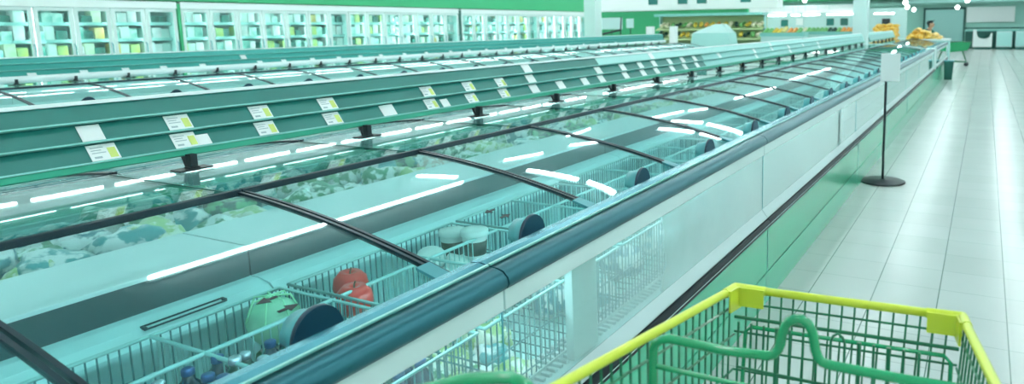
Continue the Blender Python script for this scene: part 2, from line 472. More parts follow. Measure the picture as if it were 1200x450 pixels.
# price canopy standing on the glass
CA = Vector((-2.62, 0, 1.121)); CB = Vector((-2.70, 0, 1.316))
def cp(tt, off=0.):
    d = CB-CA; n = Vector((d.z*1, 0, -d.x)).normalized()   # outward (towards +x, up)
    p = CA + d*tt + n*off
    return (p.x, p.z)
def canopy(y0, y1, posts, pale_from, label, tube=False):
    t = thing('price_canopy', label, 'price rail canopy', (-2.85, y0, 1.055))
    MB().prism([cp(0,-.014), cp(0,0), cp(1,0), cp(1.02,-.014)], y0, y1).build('core', M['countert'], t)
    for i in range(3):
        lo, hi = i/3+.012, (i+1)/3-.004
        segs = [(y0, y1, M['panelrearhaze'])] if tube else [(y0, min(6.7, y1), M['panel']), (6.7, y1, M['panelhaze'])] if y0 < 6.7 else [(y0, y1, M['panelhaze'])]  # far and rear strips carry haze in their paler colour
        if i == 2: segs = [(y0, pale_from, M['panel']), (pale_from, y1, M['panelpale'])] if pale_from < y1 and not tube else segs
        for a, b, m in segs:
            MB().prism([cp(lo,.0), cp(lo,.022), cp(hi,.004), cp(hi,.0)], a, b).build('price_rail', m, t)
        MB().prism([cp(lo-.014,.006), cp(lo-.014,.026), cp(lo+.012,.0265), cp(lo+.012,.006)], y0, y1).build('rail_lip', M['lip'], t)
    MB().prism([cp(.985,.0), cp(.985,.012), cp(1.045,.012), cp(1.045,-.01)], y0, y1).build('top_edge', M['whitetrim'], t)
    lipm = M['lipgreen']
    if tube:
        MB().tube([(-2.60, y0, 1.105), (-2.60, y1, 1.105)], .036, 10).build('tubular_lip', M['whitetrim'], t)
    else:
        MB().prism([cp(-.005,.022), (-2.60,1.108), (-2.612,1.102), (-2.66,1.108), (-2.66,1.118)], y0, y1).build('lower_lip', lipm, t)
    for y in posts:
        p = MB(); p.box(-2.588, -2.558, y-.013, y+.013, 1.057, 1.113, bev=.002)
        p.box(-2.605, -2.54, y-.06, y+.06, 1.0565, 1.0625, bev=.002)
        p.box(-2.592, -2.554, y-.018, y+.018, 1.0625, 1.067)
        p.prism([(-2.60,1.058), (-2.585,1.058), (-2.70,1.275), (-2.712,1.272)], y-.008, y+.008)
        p.build('post', M['black'], t)
    return t

def price_card(y, row, label, w=.084, yellow=True, dx=0., group='price cards on the front canopy', full=1.):
    lo, hi = row/3+.030, (row+1)/3-.022
    hi = lo+(hi-lo)*full
    def q(yy, tt, off):
        x, z = cp(tt, off + .022 - .018*(tt-row/3-.012)/(1/3-.016) - .014); return (x+dx, yy, z)
    m = MB()
    def slab(ya, yb, ta, tb, o0, o1, mi):
        m.hexa([q(ya,ta,o0), q(yb,ta,o0), q(yb,tb,o0), q(ya,tb,o0), q(ya,ta,o1), q(yb,ta,o1), q(yb,tb,o1), q(ya,tb,o1)], mi)
    slab(y-w/2, y+w/2, lo, hi, .0155, .0175, 0)
    d = hi-lo
    if yellow:
        slab(y+w*.16, y+w*.44, lo+d*.10, lo+d*.74, .0175, .0180, 1)
        for k, (f0, f1) in enumerate(((-.40,.05), (-.40,-.05), (-.40,.08))):
            tt = lo+d*(.78-.16*k); slab(y+w*f0, y+w*f1, tt, tt+d*.05, .0175, .0180, 2)
        slab(y-w*.38, y-w*.12, lo+d*.14, lo+d*.26, .0175, .0180, 2)
    b = q(y, lo, 0)
    o = m.build('price_card', [M['card'], M['cardy'], M['cardt']], base=b)
    return tag(o, label, 'price card', group)

# --- front island
seams = [E0+P*k for k in (-3, 0, 3, 7, 10, 13, 16, 21)]
names = ['white-topped freezer cabinet nearest the camera, clear window showing wire baskets',
         'freezer cabinet in front of the cart, hazy window with a white upright strip inside',
         'freezer cabinet with pale window ending at the dark joint before the sign stand',
         'freezer cabinet directly behind the black sign stand', 'freezer cabinet just beyond the sign stand',
         'freezer cabinet second beyond the sign stand', 'last freezer cabinet before the white column']
JT = [E0-.02+P*k for k in range(-2, 21)]
cabs = []
for i in range(len(seams)-1):
    cabs.append((seams[i], seams[i+1], cabinet(seams[i], seams[i+1], names[i], 'front freezer cabinets', i < 3, (1.655, 1.80) if i == 1 else None, ends={0: 'lo', 6: 'hi'}.get(i, ''))))
cabs.append((18.08, 18.08+P*4, cabinet(18.08, 18.08+P*4, 'first freezer cabinet beyond the white column on the right aisle', 'front freezer cabinets', False, ends='lo')))
cabs.append((18.08+P*4, 18.08+P*7, cabinet(18.08+P*4, 18.08+P*7, 'last freezer cabinet at the far end beside the green trolley', 'front freezer cabinets', False, ends='hi')))
for a, b, c in cabs: glass_top(c, a, b, JT if b < 17.5 else [19.4, 22.1])
def cab_at(y): return [c for a, b, c in cabs if a <= y < b][0]
lids = {}
for k in range(-3, 21):
    lids[k] = make_lid(cab_at(E0+P*(k+.5)), E0+P*k)
for k in range(-3, 21): make_lid(cab_at(E0+P*(k+.5)), E0+P*k, True)
for k in range(7): make_lid(cab_at(18.08+P*(k+.5)), 18.08+P*k)
for k, xc, yc in ((-1, -1.385, .94), (0, -1.40, 1.73)):
    arrow_sticker(lids[k], xc, yc, E0+P*k)

posts = [1.47+.795*k for k in range(-3, 20)]
canopy(-.95, 17.2, posts, 4.57, 'long green-teal price canopy on black posts along the front island')
canopy(18.1, 23.4, [18.5+.795*k for k in range(6)], 18.1, 'pale price canopy beyond the white column, under the yellow bags')
cards = [(1.203,1,'blank white price card, leftmost upper card on the front canopy',0),(1.220,0,'price card with yellow mark under the blank white card',1),
 (1.480,1,'upper price card of the second pair from the left, yellow mark',1),(1.480,0,'lower price card of the second pair, beside the small white card',1),
 (1.800,1,'upper price card of the third pair from the left',1),(1.800,0,'lower price card of the third pair from the left',1),
 (2.120,1,'upper price card of the fourth pair from the left',1),(2.120,0,'lower price card of the fourth pair from the left',1),
 (2.440,0,'single pale price card between the fourth and fifth pairs',0),
 (2.740,1,'upper price card of the fifth pair, right of the single card',1),(2.735,0,'lower price card of the fifth pair, right of the single card',1),
 (3.065,1,'upper price card of the sixth pair from the left',1),(3.055,0,'lower price card of the sixth pair from the left',1),
 (3.355,1,'upper price card of the seventh pair, left of the stack of three',1),(3.350,0,'lower price card of the seventh pair, left of the stack of three',1),
 (3.662,2,'topmost price card in the stack of three',0),(3.665,1,'middle price card in the stack of three',0),(3.665,0,'bottom price card in the stack of three',0),
 (3.975,0,'single price card just right of the stack of three',0),(4.296,0,'single price card second right of the stack of three',0)]
for y, r, l, yel in cards: price_card(y, r, l, w=.066 if y < 1.21 else .084, yellow=bool(yel))
price_card(1.545, 0, 'small white price card beside the second pair', w=.045, yellow=False, full=.72)
price_card(2.835, 0, 'small pale price card just right of the fifth pair', w=.055, yellow=False, full=.8)
k = 0
for y, rows in ((4.54,(0,1)),(4.935,(0,1)),(5.255,(0,1)),(5.525,(0,1,2)),(5.865,(0,1)),(6.17,(0,1)),(6.48,(0,1)),(7.2,(1,)),(8.5,(0,1)),(9.3,(1,2)),(10.2,(0,1)),(11.1,(1,)),(12.2,(0,1))):
    k += 1
    for r in rows:
        price_card(y, r, '%s price card in the far pale part of the canopy, %s column of cards' % (['lower','middle','upper'][r], ORD[k-1]), yellow=False)

t = thing('gap_cover', 'narrow pale cover closing the gap by the white column between two freezer rows', 'cover', (-1.15, 17.65, 0))
MB().box(-1.25, -1.03, 17.245, 18.05, .186, .436).build('lower_panel', M['greenbase'], t)
MB().box(-1.25, -1.05, 17.245, 18.05, .44, .95, bev=.004).build('upper_panel', M['band'], t)
MB().box(-1.25, -1.036, 17.245, 18.05, 0, .18).build('plinth', M['greenkick'], t)

# --- baskets with wires under the lids
def make_basket(y0, label):
    t = thing('wire_basket', label, 'wire basket', (-1.52, y0, .46), 'wire baskets in the front freezer')
    a, b = y0+.015, y0+P-.015; x0, x1 = -1.90, -1.135; z0, z1 = .475, .775; xm = -1.67; ym = (a+b)/2
    r = MB()
    r.tube([(x0,a,z1),(x1,a,z1),(x1,b,z1),(x0,b,z1)], .0055, 6, closed=True)
    r.build('rim', M['wire'], t)
    g = MB()
    n = 30
    for i in range(n+1):
        y = a+(b-a)*i/n
        g.bar((x0,y,z0), (x0,y,z1), .0022); g.bar((x1,y,z0), (x1,y,z1), .0022)
    m_ = 28
    for i in range(m_+1):
        x = x0+(x1-x0)*i/m_
        g.bar((x,a,z0), (x,a,z1), .0022); g.bar((x,b,z0), (x,b,z1), .0022)
    for z in (z0, z0+.1, z0+.2):
        g.tube([(x0,a,z),(x1,a,z),(x1,b,z),(x0,b,z)], .003, 4, closed=True)
    g.build('side_wires', M['wired'], t)
    f = MB()
    for i in range(13): f.bar((x0, a+(b-a)*i/12, z0), (x1, a+(b-a)*i/12, z0), .0025)
    f.build('bottom_wires', M['wired'], t)
    d = MB(); d.bar((xm,a,z1), (xm,b,z1), .006, 6)
    for i in range(n+1):
        y = a+(b-a)*i/n; d.bar((xm,y,z0), (xm,y,z1), .002)
    d.build('long_divider', M['wire'], t)
    d = MB(); d.bar((x0,ym,z1), (x1,ym,z1), .0055, 6)
    for i in range(m_+1):
        x = x0+(x1-x0)*i/m_; d.bar((x,ym,z0), (x,ym,z1), .002)
    d.build('cross_divider', M['wire'], t)
    return t
b0 = None
for k in range(-2, 11):
    y0 = E0+P*k
    lab = {-2: 'wire basket at the lower left edge, mostly cut off', -1: 'divided wire basket holding blue-capped jars and apples', 0: 'divided wire basket holding round white-lidded tubs'}.get(k, 'divided wire basket under the glass, %s beyond the tub basket' % ORD[max(k-1, 0)])
    if b0 is None: b0 = make_basket(y0, lab)
    else: dup(b0, (-1.52, y0, .46), lab)

# --- goods in the baskets
def lathe_thing(name, prof, mis, mats, loc, label, cat, group, n=16, tilt=None):
    m = MB(); R = Matrix.Rotation(tilt[0], 3, tilt[1]) if tilt else None
    m.lathe(prof, loc, n, rot=R, mis=mis)
    return tag(m.build(name, mats, base=loc), label, cat, group)
jarm = [mat('jar_glass_navy', '#0c2f48', .12, coat=.5), mat('jar_glass_green', '#14503f', .15, coat=.5), mat('jar_blue', '#1d4a80', .2, coat=.5)]
capm = [mat('cap_blue', '#2c5688', .3, metal=.3), mat('cap_silver', '#c9dde6', .25, metal=.6), mat('cap_dark', '#17353f', .3)]
def make_jar(body, cap, label, loc):
    t = thing('jar', label, 'jar', loc, 'jars in the nearest wire basket')
    MB().lathe([(.025,0),(.029,.006),(.030,.050),(.026,.068),(.014,.082),(.012,.094)], loc, 12).build('glass_body', body, t)
    c = Vector(loc)+Vector((0,0,.092))
    MB().lathe([(.0135,0),(.0145,.002),(.0145,.014),(.012,.017),(.006,.0165)], c, 10).build('cap', cap, t)
    return t
protos = []
tag(MB().box(-1.66, -1.145, .578, 1.19, .479, .666, bev=.004).build('carton', mat('carton_grey', '#2f5a5a', .7)), 'grey carton under the jars in the nearest basket', 'carton')
cn = ['dark jar with blue cap', 'green jar with silver cap', 'blue jar with dark cap']
jz = .668
for i in range(3): protos.append(make_jar(jarm[i], capm[i], cn[i], (-1.17, .61+.066*i, jz)))
cnt = 0
for ix in range(8):
    for iy in range(9):
        if ix == 0 and iy < 3: continue
        kx = -1.17-.0655*ix; ky = .61+.066*iy
        p = protos[random.choice((0,0,2,2,1) if iy < 5 else (1,1,0))]
        nm = {0: 'dark jar with blue cap', 1: 'green jar with silver cap', 2: 'blue jar with dark cap'}[protos.index(p)]
        dup(p, (kx+random.uniform(-.003,.003), ky+random.uniform(-.003,.003), jz+random.choice((0,0,.012,-.02))),
            '%s standing among the jars in the nearest basket' % nm)
for p, nm in zip(protos, cn): p['label'] = '%s standing among the jars in the nearest basket' % nm
# green packets heaped in the next compartment
def bag_mesh(seed, rad, mats, base, name='frozen_food_bag', amp=.16, sq=3.2):
    m = MB(); m.blob(base, rad, seed, amp*1.35, 3, 0, sq)
    # crimped seal along one end
    o = m.build(name, mats, base=base)
    return o
def bagmat(a, b, sc):
    m = mat('bag_print_'+a.strip('#'), a, .3, coat=.3, var=b, scale=sc)
    r = [n for n in m.node_tree.nodes if n.type == 'VALTORGB'][0].color_ramp
    r.elements[0].position = .46; r.elements[1].position = .54
    [n for n in m.node_tree.nodes if n.type == 'TEX_NOISE'][0].inputs['Scale'].default_value = sc*1.7
    return m
bagm = [bagmat('#f0faf4', '#2f8f55', 14), bagmat('#147a48', '#e8f4ea', 12), bagmat('#f4faf8', '#3fa3a8', 10), bagmat('#a9cc78', '#f2f6e4', 16), bagmat('#1f8494', '#eef8f7', 11), bagmat('#d8b8a8', '#fafaf6', 15), bagmat('#0a4a36', '#5fb074', 13)]
bagn = ['white bag printed with green', 'green bag printed with white', 'white bag printed with aqua', 'pale green bag', 'teal bag printed with white', 'pinkish white bag', 'dark green bag']
def add_bag(c, rad, k, label, group, rot=0, seed=None):
    o = bag_mesh(seed if seed is not None else random.randint(0, 9999), rad, bagm[k], c)
    o.rotation_euler = (random.uniform(-.25,.25), random.uniform(-.25,.25), rot)
    return tag(o, label, 'frozen food bag', group)
for i in range(8):
    add_bag((-1.2-.1*(i % 4), 1.38+.13*(i//4), .53), (.07,.055,.045), random.choice((3,3,0,1)), 'yellow-green packet in the basket behind the clear front window', 'packets behind the front window', random.uniform(0,3))
# cabbage in a green bag and red apples
appm = mat('apple_red', '#ee2a14', .3, coat=.3, var='#d8301c', scale=9)
cabm = mat('cabbage_green', '#8fd8b0', .4, var='#a9e2c2', scale=12)
stemm = mat('stem_brown', '#5a4a2c', .7)
m = MB(); m.blob((-1.83,1.225,.715), (.072,.072,.07), 3, .08, 3); cb = m.build('cabbage', cabm, base=(-1.83,1.225,.66)); tag(cb, 'round pale green cabbage in the basket, left of the apples', 'cabbage')
m = MB()
for i in range(7):
    a = i*.9; m.tube([(-1.83,1.225,.79), (-1.83+.05*math.cos(a),1.225+.05*math.sin(a),.785), (-1.83+.074*math.cos(a),1.225+.074*math.sin(a),.73)], [.004,.003,.002], 5)
m.build('leaf_ribs', mat('leaf_rib', '#a8eec0', .5), cb, base=(-1.83,1.225,.66))
for (x, y, z, l) in ((-1.80,1.475,.735,'red apple, upper one, behind the white basket bar'), (-1.69,1.395,.735,'red apple, lower one, in front of the upper apple')):
    t = thing('apple', l, 'apple', (x, y, z-.05), 'apples in the basket')
    MB().lathe([(.004,.012-.05),(.025,-.05),(.048,-.03),(.055,0),(.05,.028),(.032,.048),(.012,.044),(.002,.036)], (x,y,z), 18).build('fruit', appm, t)
    MB().tube([(x,y,z+.036),(x+.003,y,z+.05),(x+.008,y,z+.062)], .0025, 6).build('stem', stemm, t)
for i, (x, y) in enumerate(((-1.82,1.40),(-1.72,1.42),(-1.85,1.25),(-1.7,1.20),(-1.83,1.03),(-1.74,1.0))):
    add_bag((x, y-.15, .56), (.07,.06,.06), (0,3,5,2,0,3)[i], 'crumpled packet lying under the apples and cabbage', 'packets under the apples', i)
# ice cream tubs
tubw = mat('tub_white', '#e6f2ee', .4); tubl = mat('tub_lid', '#d9efe9', .35)
tubp = mat('tub_print', '#06201c', .4, var='#2c3810', scale=30)
def make_tub(x, y, z, label, tilt=0, dark=True):
    t = thing('food_tub', label, 'tub', (x, y, z), 'round tubs in the second basket')
    w = MB().lathe([(.036,0),(.040,.004),(.047,.092),(.048,.096)], (x,y,z), 20).build('cup', tubw, t)
    MB().lathe([(.0405,.022),(.0415,.022),(.0462,.075),(.0452,.075)], (x,y,z), 20).build('printed_sleeve', tubp if dark else mat('sleeve_pale', '#a9d6cc', .4, var='#d8ece6', scale=30), w)
    MB().lathe([(.050,.094),(.053,.097),(.053,.112),(.049,.117),(.02,.1165)], (x,y,z), 20).build('lid', tubl, t)
    return t
make_tub(-1.70, 1.96, .685, 'white-lidded tub with dark sleeve, nearest the handle', 0)
make_tub(-1.83, 1.985, .66, 'white-lidded tub with dark sleeve behind the front tub, leaning')
q = make_tub(-1.83, 1.86, .63, 'pale tub lying beside the dark-sleeved tubs', 0, False); q.rotation_euler = (.5, .25, .4)
q = make_tub(-1.73, 1.83, .61, 'pale tub lowest and nearest the lid frame', 0, False); q.rotation_euler = (-.4, .35, 0)
for i in range(6):
    add_bag((-1.3-.12*(i % 3), 1.55+.12*(i//3)+.5*(i % 2), .54), (.07,.055,.05), (2,4,0,2,3,2)[i], 'pale packet low in the tub basket behind the hazy window', 'packets in the tub basket', i)
for k in range(1, 9):
    for j in range(5):
        y = E0+P*k+.1+.13*j
        add_bag((-1.25-.14*random.random()-.35*(j % 2), y, .55+.05*random.random()), (.085,.06,.06), random.choice((0,2,4,2,6)), 'printed packet in the %s basket beyond the tubs' % ORD[k-1], 'packets in the farther baskets', random.uniform(0,3))
# bags heaped in the rear well, seen under the dark lid line
y = -.2; n = 0
while y < 5.2:
    for xr in (-2.52, -2.70, -2.9):
        n += 1; k = random.choice((0,0,1,2,2,3,3,4,5,6))
        pos = 'left of the first post' if y < 1.4 else ('between the first and second posts' if y < 2.2 else ('between the second and third posts' if y < 3.05 else 'beyond the third post'))
        add_bag((xr+random.uniform(-.04,.04), y+random.uniform(-.05,.05), .80+random.uniform(0,.05)+(.03 if xr < -2.6 else 0)),
                (random.uniform(.075,.105), random.uniform(.06,.085), random.uniform(.045,.065)), k, '%s heaped in the rear well, %s' % (bagn[k], pos), 'bags in the rear well', random.uniform(0, PI))
    y += .155
while y < 16.8:
    k = random.choice((0,2,1,3,6))
    add_bag((-2.56+random.uniform(-.05,.05), y, .80), (.12,.13,.07), k, '%s far along the rear well' % bagn[k], 'bags in the rear well', random.uniform(0, PI))
    y += .3

# --- second island, same build across the next aisle
DX = -6.05
def shift_children(t):
    t.location.x += DX
rc = []
for i in range(6):
    a = .7+4*P*i
    c = cabinet(a, a+4*P, '%s freezer cabinet of the rear island, counted from the left' % ORD[i], 'rear island cabinets', False, ends={0: 'lo', 5: 'hi'}.get(i, ''))
    glass_top(c, a, a+4*P, [a+P, a+2*P, a+3*P]); rc.append((a, c))
for k in range(24):
    y_ = .7+P*k
    make_lid([c for a, c in rc if a <= y_+P/2 < a+4*P][0], y_)
for a, c in rc: shift_children(c)
c = canopy(.7, 18.85, [.85+.5*k for k in range(36)], 5, 'teal price canopy with white tubular lip on the rear island', tube=True); shift_children(c)
ys = [3.5,3.95,4.35,4.75,5.2,5.75,5.95,6.3,6.75,7.2,7.6,8.0,8.5,9.0,9.6,10.1,10.6,11.2,11.7,12.3,12.9,13.5,14.2,15.,15.8]
for i, yy in enumerate(ys):
    r = 1 if i in (5,) else 0
    price_card(yy, r, 'tiny white price card on the rear canopy, %s from the left' % ORD[i], w=.075, yellow=False, dx=DX, group='price cards on the rear canopy', full=.62 if r == 0 else 1.)

# ------------------------------------------------------------------ upright glass-door freezers along the left
FX = -12.5
pkm = [mat('packet_a', '#e3efe9', .5), mat('packet_b', '#7fc4b6', .5, var='#dcefe8', scale=6), mat('packet_c', '#c9dcb0', .5, var='#eef2e0', scale=5), mat('packet_d', '#3f9486', .5, var='#a9d9cc', scale=7),
       mat('packet_e', '#efe2e2', .5, var='#c9d9d6', scale=6), mat('packet_f', '#cfd26a', .5, var='#9cc48a', scale=5), mat('packet_g', '#1f5a50', .5, var='#3f8f80', scale=8), mat('packet_h', '#e2b45c', .5, var='#e8dca0', scale=5)]
pkn = ['white', 'aqua', 'pale green', 'teal', 'pinkish white', 'yellow-green', 'dark green', 'orange-yellow']
pkmesh = []
for i, m_ in enumerate(pkm):
    b = MB(); h = (.17,.14,.18,.15,.17,.16,.12,.16)[i]
    b.box(-.09, .09, -.062, .062, 0, h, bev=.008)
    o = b.build('frozen_packet', m_); pkmesh.append((o.data, h)); bpy.data.objects.remove(o)
def upright(y0, nd, label, words):
    y1 = y0+nd*.5
    t = thing('upright_freezer', label, 'upright freezer', (FX-.4, y0, 0), 'upright freezers along the left wall')
    b = MB()
    b.box(FX-.85, FX-.8, y0, y1, .1, 2.03); b.box(FX-.8, FX-.05, y0, y0+.03, .1, 2.03); b.box(FX-.8, FX-.05, y1-.03, y1, .1, 2.03)
    b.box(FX-.85, FX-.02, y0, y1, 0, .42); b.box(FX-.85, FX-.05, y0, y1, 1.97, 2.05)
    b.build('carcass', M['frin'], t)
    MB().box(FX-.06, FX+.015, y0, y1, 1.955, 2.075, bev=.005).build('header', M['whitetrim'], t)
    for z in (.65, .92, 1.19, 1.45, 1.71):
        s = MB(); s.box(FX-.8, FX-.14, y0+.03, y1-.03, z-.02, z); s.build('shelf', M['frin'], t)
        s = MB(); s.box(FX-.14, FX-.125, y0+.03, y1-.03, z-.03, z+.02); s.build('shelf_edge', M['panelpale'], t)
    s = MB()
    for i in range(nd): s.box(FX-.1, FX-.08, y0+.5*i+.03, y0+.5*i+.045, .5, 1.93)
    s.build('door_lamp', M['frlight'], t)
    for i in range(nd):
        a = y0+.5*i+.008; c = y0+.5*(i+1)-.008; w = .05
        d = MB(); d.box(FX-.035, FX, a, a+w, .44, 1.95); d.box(FX-.035, FX, c-w, c, .44, 1.95)
        d.box(FX-.035, FX, a+w, c-w, 1.90, 1.95); d.box(FX-.035, FX, a+w, c-w, .44, .5)
        do = d.build('door', M['frdoor'], t)
        MB().box(FX-.022, FX-.014, a+w, c-w, .5, 1.90).build('door_glass', M['frglass'], do)
        h = MB(); h.tube([(FX, c-.025, 1.05), (FX+.03, c-.025, 1.07), (FX+.03, c-.025, 1.38), (FX, c-.025, 1.4)], .008, 6); h.build('door_handle', M['plate'], do)
        for z, sn in ((1.712,'top shelf'), (1.452,'middle shelf'), (1.192,'lower shelf')):
            for j, yy in enumerate((a+.10, a+.242, a+.384)):
                k = random.choice((0,0,0,1,2,3,4,0,6,4,0,5,6,1,7 if random.random() < .4 else 1))
                me, hh = pkmesh[k]
                o = bpy.data.objects.new('frozen_packet', me); COL.objects.link(o)
                o.location = (FX-.25-.06*random.random(), yy+random.uniform(-.01,.01), z); o.scale = (1, 1.08, random.uniform(.95, 1.4))
                o.rotation_euler = (0, 0, random.uniform(-.06,.06))
                tag(o, '%s packet, %s %s side, %s door of freezer %s' % (pkn[k], sn, ('left','middle','right')[j], ORD[i], words), 'frozen packet', 'packets in the upright freezers')
    return t
upright(4.16, 6, 'upright glass-door freezer left of the green strip', 'left of green strip')
upright(7.22, 7, 'upright glass-door freezer just right of the green strip', 'right of green strip')
upright(10.72, 7, 'upright glass-door freezer left of the dark joint', 'left of dark joint')
upright(14.32, 7, 'upright glass-door freezer just right of the dark joint', 'right of dark joint')
upright(17.82, 6, 'upright glass-door freezer beside the far white column', 'by column')
tag(MB().box(FX-.8, FX+.02, 7.165, 7.215, 0, 2.04, bev=.004).build('filler_strip', M['green']), 'narrow bright green filler strip between two upright freezers', 'filler strip')
tag(MB().box(FX-.8, FX+.01, 14.225, 14.315, 0, 2.04, bev=.004).build('filler_strip', M['countert']), 'narrow dark filler strip between farther upright freezers', 'filler strip')

# ------------------------------------------------------------------ sign stand
t = thing('sign_stand', 'black sign stand with a blank white sign box on the aisle floor', 'sign stand', (-.846, 6.97, 0))
MB().lathe([(.20,0),(.215,.003),(.215,.012),(.20,.018),(.03,.022),(.018,.03)], (-.846,6.97,0), 40).build('base_disc', M['black'], t)
MB().tube([(-.846,6.97,.02), (-.846,6.97,.975), (-.852,6.97,1.0), (-.872,6.97,1.005)], .012, 10).build('pole', M['black'], t)
MB().box(-.898, -.722, 6.955, 6.985, .995, 1.265, bev=.008).build('sign_box', M['whitetrim'], t)

# ------------------------------------------------------------------ shopping cart in front
def make_cart():
    base = Vector((-.22, .95, 0))
    t = thing('shopping_cart', 'green wire shopping cart with a yellow rim in the foreground', 'shopping cart', base, 'shopping carts')
    A = Vector((-.449,1.326,1.0)); B = Vector((-.012,1.359,1.0))
    Lr = Vector((-.535,.62,1.06)); Rr = Vector((.115,.62,1.06))
    # lower outline of the basket
    a = Vector((-.425,1.22,.62)); b = Vector((-.035,1.25,.62)); lr = Vector((-.50,.62,.55)); rr = Vector((.075,.62,.55))
    r = MB(); r.tube([Lr, A+(Lr-A)*.03, A+Vector((.004,.004,0)), A+(B-A)*.02, B-(B-A)*.02, B+Vector((-.004,.004,0)), B+(Rr-B)*.03, Rr], .0085, 10)
    r.build('rim', M['yellow'], t)
    # corner caps
    n = Vector((-(B-A).y, (B-A).x, 0)).normalized()       # towards the front
    for C, D, S, nm in ((A, B, Lr, 'l'), (B, A, Rr, 'r')):
        u = (D-C).normalized(); s = (S-C).normalized()
        k = MB()
        inn = -n*.011; o_ = n*.004
        def quad(p, q, h, off, th):
            nn = off.normalized()*th
            k.hexa([p+off+Vector((0,0,-h)), q+off+Vector((0,0,-h)), q+off+nn+Vector((0,0,-h)), p+off+nn+Vector((0,0,-h)),
                    p+off+Vector((0,0,.006)), q+off+Vector((0,0,.006)), q+off+nn+Vector((0,0,.006)), p+off+nn+Vector((0,0,.006))])
        quad(C, C+u*.062, .034, -n*.009, .004)
        w = Vector((-s.y, s.x, 0)); w = w if w.dot(u) > 0 else -w
        quad(C, C+s*.05, .04, w*.009, .004)
        k.tube([C+s*.05, C+s*.012, C, C+u*.012, C+u*.064], [.0098,.0105,.011,.0105,.0098], 10)
        k.build('corner_cap', M['yellow'], t)
    def lerp(p, q, f): return p+(q-p)*f
    # front grid
    g = MB(); N = 18
    for i in range(1, N): g.bar(lerp(A,B,i/N), lerp(a,b,i/N), .0022, 5)
    for f in (.075, .15, .225, .31, .42, .56, .72, .88): g.bar(lerp(A,a,f), lerp(B,b,f), .0025 if f != .15 else .004, 6)
    g.build('front_grid', M['cartd'], t)
    for P0, Q0, p0, q0 in ((A, Lr, a, lr), (B, Rr, b, rr)):
        g = MB(); N = 27
        for i in range(1, N+1): g.bar(lerp(P0,Q0,i/N), lerp(p0,q0,i/N), .0022, 5)
        for f in (.09, .24, .42, .62, .82): g.bar(lerp(P0,p0,f), lerp(Q0,q0,f), .0026, 5)
        g.build('side_grid', M['cartd'], t)
    g = MB()
    for i in range(15): g.bar(lerp(a,b,i/14), lerp(lr,rr,i/14), .0022, 5)
    for i in range(9): g.bar(lerp(a,lr,i/8), lerp(b,rr,i/8), .0026, 5)
    g.tube([a,b,rr,lr], .005, 6, closed=True)
    g.build('floor_grid', M['cartd'], t)
    # thick inner frame on the front: inverted U
    i1 = lerp(A,B,.075)+Vector((0,-.035,-.066)); i2 = lerp(A,B,.965)+Vector((0,-.035,-.066))
    f = MB(); f.tube([i1+Vector((.0,-.07,-.36)), i1+Vector((0,0,-.012)), i1+Vector((.012,0,0)), i2+Vector((-.012,0,0)), i2+Vector((0,0,-.012)), i2+Vector((0,-.07,-.36))], .0042, 8)
    f.build('inner_frame', M['cart'], t)
    # child seat back: wires with free tops and one loop
    s = MB(); q0 = Vector((-.40,1.2,.997)); q1 = Vector((-.075,1.2,1.0)); ns = 13
    for i in range(ns+1):
        p = lerp(q0,q1,i/ns)
        if i in (7, 8): continue
        r_ = .0042 if i in (3, 9, 11) else .0026
        s.bar(p+Vector((0,0,-.012)), p+Vector((0,-.03,-.36)), r_, 6)
    pl = lerp(q0,q1,7/ns); pr = lerp(q0,q1,8/ns)
    s.tube([pl+Vector((0,-.03,-.36)), pl+Vector((0,0,-.02)), pl+Vector((.004,0,-.008)), lerp(pl,pr,.5)+Vector((0,0,-.002)), pr+Vector((-.004,0,-.008)), pr+Vector((0,0,-.02)), pr+Vector((0,-.03,-.36))], .0026, 6)
    for dz in (.10, .2, .34): s.bar(q0+Vector((0,-.09*dz,-dz)), q1+Vector((0,-.09*dz,-dz)), .0026, 6)
    s.build('seat_back', M['cartd'], t)
    # seat flap: thick tube with a raised hump in the middle
    Y = .95
    pts = [(-0.466, 0.8), (-0.462, 1.027), (-0.458, 1.039), (-0.447, 1.048), (-0.432, 1.052), (-0.338, 1.051), (-0.27, 1.057), (-0.262, 1.061), (-0.255, 1.07), (-0.251, 1.081), (-0.249, 1.095), (-0.246, 1.106), (-0.24, 1.117), (-0.23, 1.123), (-0.22, 1.124), (-0.211, 1.119), (-0.205, 1.109), (-0.202, 1.096), (-0.2, 1.082), (-0.196, 1.071), (-0.19, 1.064), (-0.179, 1.062), (-0.145, 1.062), (-0.062, 1.063), (-0.002, 1.065), (0.03, 1.061), (0.043, 1.051), (0.047, 1.035), (0.045, 0.8)]
    f = MB(); f.tube([(x, Y, z) for x, z in pts], .0075, 12); fl = f.build('seat_flap', M['cart'], t)
    f = MB(); f.bar((-.466,Y,1.0), (.045,Y,1.0), .0045, 8)
    f.bar((-.468,Y,.88), (.045,Y,.88), .004, 8)
    f.build('flap_bar', M['cart'], fl)
    # rear gate and push handle
    h = MB(); h.tube([(-.60,.52,1.130), (-.53,.585,1.141), (-.475,.6,1.148), (-.455,.6,1.143), (-.445,.6,1.125), (-.44,.6,1.08), (-.44,.6,.60)], .008, 10)
    h.build('gate_tube', M['cart'], t)
    h = MB(); h.tube([(-.535,.62,1.06), (-.545,.56,1.075), (-.54,.50,1.07), (-.50,.47,1.055), (.08,.47,1.055), (.115,.50,1.07), (.12,.56,1.075), (.115,.62,1.06)], .013, 10)
    h.build('push_handle', M['cart'], t)
    # chassis and casters
    c = MB()
    for sx in (-1, 1):
        x0 = -.21+sx*.25; x1 = -.23+sx*.17
        c.tube([(x0,.62,.56), (x0,.60,.30), (x0,.64,.20), (x1,1.20,.17), (x1,1.26,.15)], .011, 8)
        c.tube([(x1,1.20,.18), (x1,1.10,.40), (x1,1.0,.58)], .009, 8)
